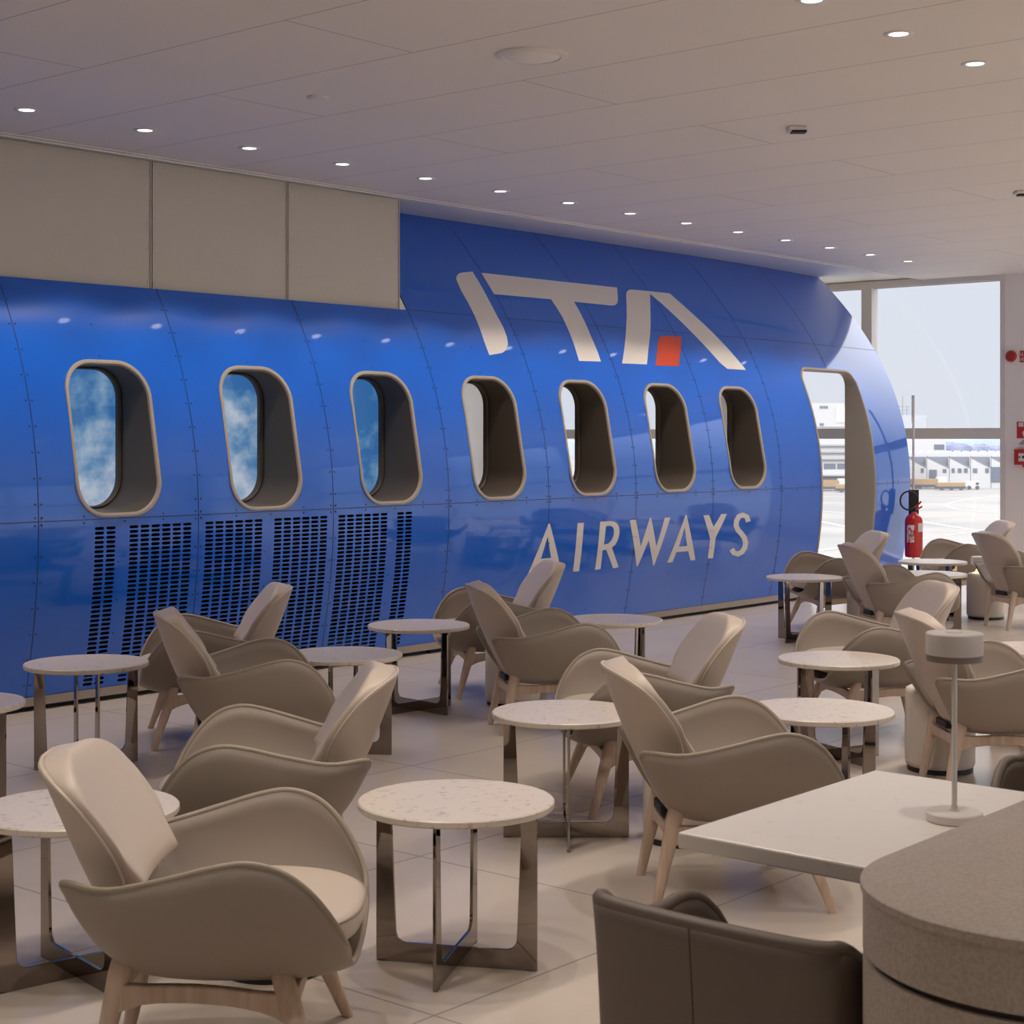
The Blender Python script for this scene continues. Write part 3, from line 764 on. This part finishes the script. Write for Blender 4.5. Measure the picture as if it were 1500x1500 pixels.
dup(dc,'dining_chair','taupe leather tub chair at the right edge behind the rectangular table',(4.44,1.70,0),R(180),'tub chairs at the rectangular table')

# ------------------------------------------------------------------ ceiling fixtures
def downlight():
    t=thing('ceiling_downlight','x','ceiling light')
    m=MB(); m.lathe([(.040,.0),(.043,-.004),(.062,-.005),(.066,-.001),(.066,.002)],36,caps=False); m.build('trim_ring',WHITE,t,smooth=50)
    m=MB(); m.lathe([(.001,-.0015),(.042,-.0015),(.042,.0)],28); m.build('lens',EMIT,t,smooth=30)
    l=bpy.data.lights.new('bulb','SPOT'); l.energy=SPOT_W; l.color=(1,.88,.77); l.spot_size=R(108); l.spot_blend=.7; l.shadow_soft_size=.028
    o=bpy.data.objects.new('bulb',l); C.objects.link(o); o.parent=t; o.location=(0,0,-.012)
    return t
SPOT_W=53.
DL=downlight(); GD='recessed round ceiling downlights'
ords=['first','second','third','fourth','fifth','sixth','seventh','eighth','ninth','tenth','eleventh','twelfth','thirteenth','fourteenth']
n=0; first=True
pos=[]
x=5.017
for i in range(14): pos.append((5.017+.7655*i,7.66,'recessed downlight in the ceiling row along the blue wall, %s from the left edge'%ords[i]))
for i in range(1,4): pos.append((5.017-.7655*i,7.66,'recessed downlight of the ceiling row along the blue wall, outside the view to the left'))
pos+= [(5.774,3.37,'recessed downlight cut by the top edge of the picture'),(6.50,3.37,'brighter recessed downlight near the top edge, upper of the two at top right'),(7.25,3.37,'recessed downlight at top right, lower of the two near the right edge')]
for i in list(range(-7,0))+list(range(3,14)):
    pos.append((5.774+.745*i,3.37,'recessed downlight of the middle ceiling row, outside the view'))
for i in range(5): pos.append((3.1+3.0*i,1.2,'unseen downlight added to brighten the counter and the rectangular table'))  # extra row out of view, added as fill over counter and table
for i in range(9): pos.append((15.3,-1.2+.85*i,'unseen downlight added to brighten the window wall and the floor before it'))  # extra row out of view, added to lift the window wall
for i in range(5): pos.append((6.5+2.3*i,11.6,'hidden downlight added to light the space behind the fuselage'))  # extra hidden lamps, added to brighten what the openings show
for i in range(0,24,2): pos.append((-1.5+.75*i,-1.0,'recessed downlight of the rear ceiling row, outside the view'))
for x,y,lb in pos:
    z_=ZC+.028 if y>9 else ZC
    if first: DL.location=(x,y,ZC); DL['label']=lb; DL['group']=GD; first=False
    else: dup(DL,'ceiling_downlight',lb,(x,y,z_),0,GD)
near=bpy.data.lights.new('bulb','SPOT'); near.energy=SPOT_W*.95; near.color=(1,.86,.76); near.spot_size=R(88); near.spot_blend=.55; near.shadow_soft_size=.05
for o in [o for o in bpy.data.objects if o.type=='LIGHT' and o.parent and o.name.startswith('bulb') and abs(o.parent.location.y-7.66)<.01]: o.data=near
t=thing('ceiling_speaker','round white ceiling speaker, the largest disc on the ceiling','speaker',(5.778,4.817,ZC))
m=MB(); m.lathe([(.165,0),(.165,-.008),(.150,-.016),(.132,-.016),(.128,-.010)],48,caps=False); m.build('rim',WHITE,t,smooth=40)
m=MB(); m.lathe([(.129,-.004),(.126,-.012),(.09,-.022),(.03,-.027),(.002,-.027)],48); m.build('grille',TRIMW,t,smooth=60)
t=thing('smoke_detector','small flat round ceiling detector left of the big ceiling speaker','detector',(5.791,6.244,ZC))
m=MB(); m.lathe([(.055,0),(.055,-.006),(.046,-.010)],32,caps=False); m.build('rim',WHITE,t,smooth=40)
m=MB(); m.lathe([(.046,-.004),(.044,-.013),(.02,-.018),(.002,-.018)],32); m.build('cover',ALU,t,smooth=60)
for i,(x,y,lb) in enumerate(((8.088,4.818,'small boxy grey ceiling sensor below and right of the ceiling speaker'),(11.229,4.87,'small boxy grey ceiling sensor at the right edge of the ceiling'))):
    t=thing('motion_sensor',lb,'sensor',(x,y,ZC),R(40),'boxy sensors on the ceiling')
    m=MB(); m.box((-.05,-.05,-.022),(.05,.05,0)); m.build('housing',ALU,t,bevel=.006)
    m=MB(); m.box((-.035,-.052,-.034),(.035,.03,-.022)); m.build('lens',BLACK,t,bevel=.003)

# ------------------------------------------------------------------ fire extinguisher and its stand
ex,ey=atD(1338,17.35)[:2]
t=thing('extinguisher_stand','thin grey metal post with black back plate standing beside the fuselage end','stand',(ex,ey,0),R(-49.5))
m=MB(); m.lathe([(.012,.01),(.012,1.98)],12); m.build('post',ALU,t,smooth=40)
m=MB(); m.box((-.018,-.006,1.70),(.012,.006,1.985)); m.build('top_sign_holder',ALU,t,bevel=.002)
m=MB(); m.box((-.05,-.012,.72),(.055,.005,1.0)); m.build('back_plate',BLACK,t,bevel=.004)
m=MB(); m.box((-.13,-.13,0),(.13,.13,.012)); m.build('base_plate',WHITE,t,bevel=.004)
t=thing('fire_extinguisher','red fire extinguisher with white label and black hose by the right window','fire extinguisher',(ex-.075-.028,ey-.09+.033,.30),R(-49.5))
m=MB(); m.lathe([(.055,0),(.086,.006),(.092,.03),(.092,.37),(.085,.41),(.06,.44),(.032,.455),(.026,.475)],40); bd=m.build('cylinder_body',RED,t,smooth=50)
def patch(z0,z1,a0,a1,m_,nm,par):
    q=MB(); rg=[]
    for z in (z0,z1): rg.append([((.0928)*math.cos(R(a)),.0928*math.sin(R(a)),z) for a in [a0+(a1-a0)*i/12 for i in range(13)]])
    q.loft(rg,caps=False,closed=False); return q.build(nm,m_,par,smooth=180)
LABEL=mat('printed_label',(.78,.76,.74),rough=.5,var=(70,(.50,.05,.05),.50,.54,(1,1,.35)))
patch(.16,.34,-150,-100,LABEL,'printed_label',bd); patch(.27,.36,-75,-30,WHITE,'printed_label',bd)
m=MB(); m.lathe([(.026,.470),(.028,.50),(.02,.52)],16); m.build('valve',BLACK,t,smooth=40)
m=MB(); m.tube([(0,0,.51),(.03,0,.535),(.075,-.01,.58)],.010,8); m.tube([(0,0,.50),(.04,0,.50),(.085,-.01,.53)],.009,8); m.build('handle',RED,t,smooth=60)
m=MB(); m.tube([(-.055+.09*math.cos(a),-.02,.59+.095*math.sin(a)) for a in [R(-10+350*i/40) for i in range(38)]]+[(0,0,.50)],.009,8); m.build('hose',BLACK,t,smooth=180)

# ------------------------------------------------------------------ fire signs on the right wall
def onwall(px_,py_,x=XW-.05):
    u=(px_-750)/F; w=(640-py_)/F; D=x/(vd[0]+u*rd[0]); return (x,D*(vd[1]+u*rd[1]),H+D*w)
c=onwall(1483,522); t=thing('fire_bell','round red fire alarm sounder on the white wall right of the window','alarm',c)
t.rotation_euler=(0,R(-90),0)
m=MB(); m.lathe([(.072,0),(.072,.02),(.066,.024)],36,caps=True); m.build('back_plate',WHITE,t,smooth=40)
m=MB(); m.lathe([(.060,.02),(.060,.045),(.052,.055),(.02,.06),(.002,.06)],36); m.build('dome',SIGNRED,t,smooth=50)
m=MB()
for r_ in (.022,.038): m.tube([(r_*math.cos(a),r_*math.sin(a),.058) for a in [2*PI*i/24 for i in range(24)]],.003,6,closed=True)
m.build('sound_ring',DARKB,t,smooth=180)
def wallsign(name,label,cat,x0,x1,y0,y1,mm,dx=.012):
    a=onwall(x0,y0); b_=onwall(x1,y1); cy=(a[1]+b_[1])/2; cz=(a[2]+b_[2])/2
    t=thing(name,label,cat,(XW-.05,cy,cz)); hw=abs(a[1]-b_[1])/2; hh=abs(a[2]-b_[2])/2
    m=MB(); m.box((-dx,-hw,-hh),(0,hw,hh)); o=m.build('plate',mm,t,bevel=.002); return t,hw,hh,dx
def text(body,size,m_,parent,loc,name='lettering'):
    cu=bpy.data.curves.new(name,'FONT'); cu.body=body; cu.size=size; cu.extrude=.001; cu.align_x='CENTER'; cu.align_y='CENTER'
    tmp=bpy.data.objects.new('tmp',cu); C.objects.link(tmp); dg=bpy.context.evaluated_depsgraph_get(); me=bpy.data.meshes.new_from_object(tmp.evaluated_get(dg)); bpy.data.objects.remove(tmp)
    me.materials.clear(); me.materials.append(m_); o=bpy.data.objects.new(name,me); C.objects.link(o); o.parent=parent; o.location=loc; o.rotation_euler=(R(90),0,R(-90)); return o
t,hw,hh,dx=wallsign('alarm_sign','red sign with white ALLARME lettering beside the round fire sounder','sign',1494.5,1524,514,530,SIGNRED)
text('ALLARME',.062,WHITE,t,(-dx-.001,0,.026)); text('INCENDIO',.058,WHITE,t,(-dx-.001,0,-.030))
t,hw,hh,dx=wallsign('call_point_sign','red square sign with white pressing hand pictogram, above the red alarm box','sign',1490,1518,618,642,SIGNRED)
m=MB(); Mx=lambda pts:[(-dx-.002,-y,z) for y,z in pts]
hand=[(-.05,-.07),(.02,-.07),(.045,-.03),(.045,.0),(.03,.005),(.015,.01),(-.0,.015),(-.015,.02),(-.018,.06),(-.034,.06),(-.036,-.01),(-.055,-.01),(-.062,-.03)]
nH=len(hand); m.add([(-dx-.002,-y-.02,z) for y,z in hand]+[(-dx,-y-.02,z) for y,z in hand],[tuple(range(nH)),tuple(reversed(range(nH,2*nH)))]+[(i,(i+1)%nH,nH+(i+1)%nH,nH+i) for i in range(nH)])
m.box((-dx-.002,.03,.035),(-dx,.085,.08)); m.build('pictogram',WHITE,t)
m=MB()
for k,(z,w) in enumerate(((-.112,.05),(-.128,.07),(-.144,.085))): m.box((-.003,-w,z-.004),(0,w,z+.002))
m.build('caption_line',DARKB,t)
t,hw,hh,dx=wallsign('call_point','red manual alarm call point box with white centre below the hand sign','alarm box',1488,1516,658,681,SIGNRED,.045)
m=MB(); m.box((-dx-.003,-.055,-.045),(-dx,.055,.04)); m.build('press_plate',WHITE,t,bevel=.001)
m=MB(); m.lathe([(.014,0),(.014,.004)],16); o=m.build('press_dot',BLACK,t); o.location=(-dx-.003,0,0); o.rotation_euler=(0,R(-90),0)
m=MB(); m.add([(-dx-.004,.03,-.002),(-dx-.004,.05,.012),(-dx-.004,.05,-.016),(-dx,.03,-.002),(-dx,.05,.012),(-dx,.05,-.016)],[(0,1,2),(5,4,3),(0,1,4,3),(1,2,5,4),(2,0,3,5)]); m.build('arrow',BLACK,t)
m=MB(); m.add([(-dx,.02,-hh),(-dx,-.02,-hh),(-dx,0,-hh-.03),(0,.02,-hh),(0,-.02,-hh),(0,0,-hh-.03)],[(0,1,2),(5,4,3),(0,1,4,3),(1,2,5,4),(2,0,3,5)]); m.build('tab',SIGNRED,t)

# ------------------------------------------------------------------ outside: airport apron
ZG=H-11.; KX=11/75.*1.0
def D_of(y): return F*11./(y-640)
APR=mat('pale_concrete_apron',(.23,.226,.214),rough=.9,var=(.05,(.175,.175,.175),.40,.62,(1,1,1)))
b=MB(); b.box((-300,-900,ZG-.5),(1800,1400,ZG)); o=struct('ground',b,APR)
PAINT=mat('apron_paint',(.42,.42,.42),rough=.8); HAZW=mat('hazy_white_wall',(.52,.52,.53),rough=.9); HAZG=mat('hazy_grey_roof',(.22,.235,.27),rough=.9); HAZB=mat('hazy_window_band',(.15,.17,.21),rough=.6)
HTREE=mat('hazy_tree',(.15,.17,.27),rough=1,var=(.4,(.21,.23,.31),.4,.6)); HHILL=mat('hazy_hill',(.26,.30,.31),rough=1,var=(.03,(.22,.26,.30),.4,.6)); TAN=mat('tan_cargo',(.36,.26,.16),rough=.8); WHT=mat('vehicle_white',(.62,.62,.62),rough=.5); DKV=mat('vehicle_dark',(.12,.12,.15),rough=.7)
VM=Matrix.Rotation(YAW-PI/2,4,'Z')   # local x = to the right of the view, y = away
def ext(name,label,cat,x,D,group=None,kind=None):
    p=atD(x,D,ZG); t=thing(name,label,cat,p,YAW-PI/2,group)
    if kind: t['kind']=kind
    return t
s=D_of(715)/F   # metres per photo pixel at the buildings
def hp(y): return (715-y)*s+0  # height above the apron at the hangars
def rects(mb,x0,lst,y=-.05,d=.05):
    for a,c,top,bot in lst: mb.box(((a-x0)*s,y,hp(bot)),((c-x0)*s,y+d,hp(top)))
t=ext('hangar','long row of white sawtooth-roofed hangars across the apron','building',1400,D_of(715))
ap=[1301,1328,1356,1389,1420,1450,1481,1512]
m=MB()
for i in range(len(ap)-1):
    a,c=ap[i],ap[i+1]; xa=(a-1400)*s; xc=(c-1400)*s
    pl=[(xa,0),(xc,0),(xc,hp(684)),(xa,hp(668))]; m.prism(pl,-.0,.6,Matrix.Rotation(PI/2,4,'X'))
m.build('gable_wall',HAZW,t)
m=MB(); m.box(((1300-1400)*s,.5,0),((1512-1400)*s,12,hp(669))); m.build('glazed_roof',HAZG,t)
m=MB()
for i in range(len(ap)-1):
    a,c=ap[i],ap[i+1]; m.box(((a-1400)*s,-.62,0),((a-1400)*s+.15,-.55,hp(668)))
    xa=(a-1400)*s; xc=(c-1400)*s; m.add([(xa,-.7,hp(668)+.05),(xc,-.7,hp(684)+.05),(xc,-.7,hp(684)-.25),(xa,-.7,hp(668)-.25)],[(0,1,2,3)])
m.build('gutter',HAZG,t)
m=MB(); rects(m,1400,[(1348,1352,686,692),(1360,1371,688,702),(1380,1385,687,692),(1393,1397,686,692),(1402,1407,686,692),(1411,1416,686,692),(1424,1430,686,692),(1442,1447,686,692),(1450,1480,684,706)],-.75,.1); m.build('window',HAZB,t)
m=MB(); m.box(((1300-1400)*s,12,0),((1512-1400)*s,26,hp(664)))
for i in range(14): m.box(((1335+i*13-1400)*s-.5,12,hp(664)),((1335+i*13-1400)*s+.5,14,hp(661)))
m.build('rear_roof',HAZW,t)
t=ext('office_block','pale flat office block behind the hangars beside the post','building',1350,D_of(713)+30)
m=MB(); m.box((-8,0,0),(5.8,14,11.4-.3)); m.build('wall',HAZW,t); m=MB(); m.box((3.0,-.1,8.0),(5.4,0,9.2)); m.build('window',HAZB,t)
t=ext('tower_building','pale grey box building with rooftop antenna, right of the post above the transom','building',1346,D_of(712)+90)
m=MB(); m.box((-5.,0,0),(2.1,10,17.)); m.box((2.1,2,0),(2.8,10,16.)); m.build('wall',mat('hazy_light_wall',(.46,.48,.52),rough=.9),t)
m=MB()
for xx in (-3.8,-2.6): m.box((xx-.08,3,17),(xx+.08,3.2,22.5 if xx<-3 else 19.5))
for z in (17.6,18.4,19.4): m.box((-5,3,z),(-1.6,3.15,z+.12))
m.build('antenna',HAZG,t)
t=ext('terminal_building','tall white terminal building with window bands seen through the fuselage doorway','building',1215,D_of(718),None)
m=MB(); m.box((-9,0,0),(11,20,18.)); m.build('wall',HAZW,t)
m=MB()
for z in (9.1,7.7,6.3): m.box((-8,-.5,z),(11,0,z+.35))
m.box((-8,-1.2,2.9),(11,0,3.2)); m.box((-8,-.15,13.0),(11,0,13.15)); m.build('ledge',mat('hazy_ledge',(.36,.37,.39),rough=.9),t)
for xx in (-3.9,-1.15,1.6,4.4):
    m=MB(); m.box((xx,-.1,4.4),(xx+2.4,0,5.5)); m.build('window',HAZB,t)
for i,z in enumerate((16.9,13.35)):
    m=MB(); 
    for k in range(4 if i==0 else 2): m.box((-2.+k*.45,-.1,z),(-1.7+k*.45,0,z+.5))
    m.build('facade_mark',HAZB,t)
m=MB(); m.box((1.4,-.1,14.0),(6,0,17.2)); m.build('facade_panel',WHT,t)
# vehicles
def truck(x,y,kind,label):
    t=ext('truck' if kind!='van' else 'van',label,'vehicle',x,D_of(y),'parked service vehicles in front of the hangars')
    if kind=='flat':
        m=MB(); m.box((-3.4,-1,.9),(2.1,1,2.1)); m.build('cargo',TAN,t); m=MB(); m.box((2.2,-1,.5),(4.0,1,2.5)); m.build('cab',WHT,t); m=MB(); m.box((-3.5,-1,.35),(4,1,.9)); m.build('chassis',DKV,t); xs=(-2.6,-1.6,2.9)
    elif kind=='van':
        m=MB(); m.box((-1.4,-.9,.35),(1.2,.9,1.7)); m.build('body',WHT,t); m=MB(); m.box((.5,-.95,1.0),(1.15,.95,1.5)); m.build('windscreen',DKV,t); xs=(-.9,.8)
    else:
        m=MB(); m.box((-2.8,-1,.8),(2.8,1,1.6)); m.build('cargo',TAN,t); m=MB(); m.box((-3,-1,.3),(3,1,.8)); m.build('chassis',DKV,t); xs=(-2,0,2)
    for xx in xs:
        m=MB(); m.lathe([(.42,-.15),(.42,.15)],14); o=m.build('wheel',DKV,t); o.location=(xx,-1,.42); o.rotation_euler=(R(90),0,0)
truck(1357,716,'flat','white-cabbed truck with tan load parked farthest left beyond the post')
truck(1392,718,'trail','tan flatbed trailer parked between the truck and the white van')
truck(1424,717,'van','small white van parked in front of the hangars')
truck(1212,719,'flat','tan loaded truck seen through the fuselage doorway, left of the other')
truck(1246,721,'trail','tan trailer seen through the fuselage doorway beside the reveal')
# painted lines
m=MB()
def line(pts,w):
    P_=[atD(x,D_of(y),ZG+.03) for x,y in pts]
    for i in range(len(P_)-1):
        a,c=Vector(P_[i]),Vector(P_[i+1]); d=(c-a).normalized(); n_=Vector((-d.y,d.x,0))*w
        m.add([a+n_,a-n_,c-n_,c+n_],[(0,1,2,3)])
line([(1480,726),(1430,730),(1395,736),(1384,741),(1400,746),(1440,750),(1500,753)],.35)
line([(1345,764),(1390,771),(1440,779),(1500,789)],.4)
for i in range(9): line([(1350+i*18,790-i*2.6),(1359+i*18,788.7-i*2.6)],.35)
for i in range(9): line([(1340+i*20,812-i*3.0),(1350+i*20,810.5-i*3.0)],.35)
line([(1190,762),(1245,773)],.4); line([(1190,808),(1250,800)],.35); line([(1180,748),(1250,752)],.35)
o=struct('ground_marking',m,PAINT)
# trees and hills
def blob(name,label,x,D,w,h,n,m_,seed):
    rnd=random.Random(seed); t=MB()
    for i in range(n):
        cx=(rnd.random()-.5)*w; cz=h*(.25+.55*rnd.random())*(1-.5*abs(cx/(w/2))); r_=h*.28*(.7+.6*rnd.random())
        rg=[]
        for k in range(1,8):
            th=PI*k/8; rg.append([(cx+r_*1.3*math.sin(th)*math.cos(a)*(1+.2*rnd.random()),r_*math.sin(th)*math.sin(a),cz+r_*math.cos(th)*(1+.15*rnd.random())) for a in [2*PI*q/12 for q in range(12)]])
        t.loft(rg)
    t.box((-.4,-.4,0),(.4,.4,h*.4))
    o=t.build(name,m_); o.location=atD(x,D,ZG); o.rotation_euler=(0,0,YAW-PI/2); tag(o,label,'tree','hazy trees behind the hangars'); return o
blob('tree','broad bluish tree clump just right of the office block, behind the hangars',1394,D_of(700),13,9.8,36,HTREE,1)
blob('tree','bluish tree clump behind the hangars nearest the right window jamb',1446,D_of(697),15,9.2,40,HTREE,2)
m=MB(); pr=[]
for i in range(61):
    x=-200+i*9; h_=9.4+1.6*math.exp(-((i-36)/14)**2)+.5*math.sin(i*.9)
    pr.append((x,h_))
m.loft([[(x,0,0) for x,h_ in pr],[(x,10,h_*.85) for x,h_ in pr],[(x,25,h_) for x,h_ in pr],[(x,60,0) for x,h_ in pr]],caps=False,closed=False)
o=struct('hill',m,HHILL,smooth=180); o.location=atD(1300,900,ZG); o.rotation_euler=(0,0,YAW-PI/2)

# ------------------------------------------------------------------ light
w=bpy.data.worlds.new('sky'); S.world=w; w.use_nodes=True; nt=w.node_tree; bg=nt.nodes['Background']
tc=nt.nodes.new('ShaderNodeTexCoord'); sp=nt.nodes.new('ShaderNodeSeparateXYZ'); rp=nt.nodes.new('ShaderNodeValToRGB')
rp.color_ramp.elements[0].position=0; rp.color_ramp.elements[0].color=(.74,.77,.82,1); rp.color_ramp.elements[1].position=.45; rp.color_ramp.elements[1].color=(.81,.79,.78,1); e_=rp.color_ramp.elements.new(.12); e_.color=(.73,.77,.84,1)
nt.links.new(tc.outputs['Generated'],sp.inputs[0]); nt.links.new(sp.outputs[2],rp.inputs[0]); nt.links.new(rp.outputs[0],bg.inputs[0])
mr=nt.nodes.new('ShaderNodeMapRange'); mr.inputs['From Min'].default_value=.11; mr.inputs['From Max'].default_value=.55; mr.inputs['To Min'].default_value=1.06; mr.inputs['To Max'].default_value=5.0   # overcast sky: brighter towards the zenith
nt.links.new(sp.outputs[2],mr.inputs['Value']); nt.links.new(mr.outputs[0],bg.inputs[1])
sl=bpy.data.lights.new('sun','SUN'); sl.energy=1.3; sl.angle=R(8); sl.color=(1,.97,.92); so=bpy.data.objects.new('sun',sl); C.objects.link(so)
so.rotation_euler=Vector((-.80,.15,.70)).to_track_quat('Z','Y').to_euler()   # shines from behind the building onto the apron
S.view_settings.view_transform='Standard'; S.view_settings.look='None'; S.view_settings.gamma=1; S.view_settings.exposure=0; S.view_settings.use_curve_mapping=False
S.cycles.max_bounces=8; S.cycles.diffuse_bounces=5; S.cycles.glossy_bounces=4; S.cycles.transparent_max_bounces=16; S.cycles.caustics_reflective=False; S.cycles.caustics_refractive=False; S.cycles.sample_clamp_indirect=6
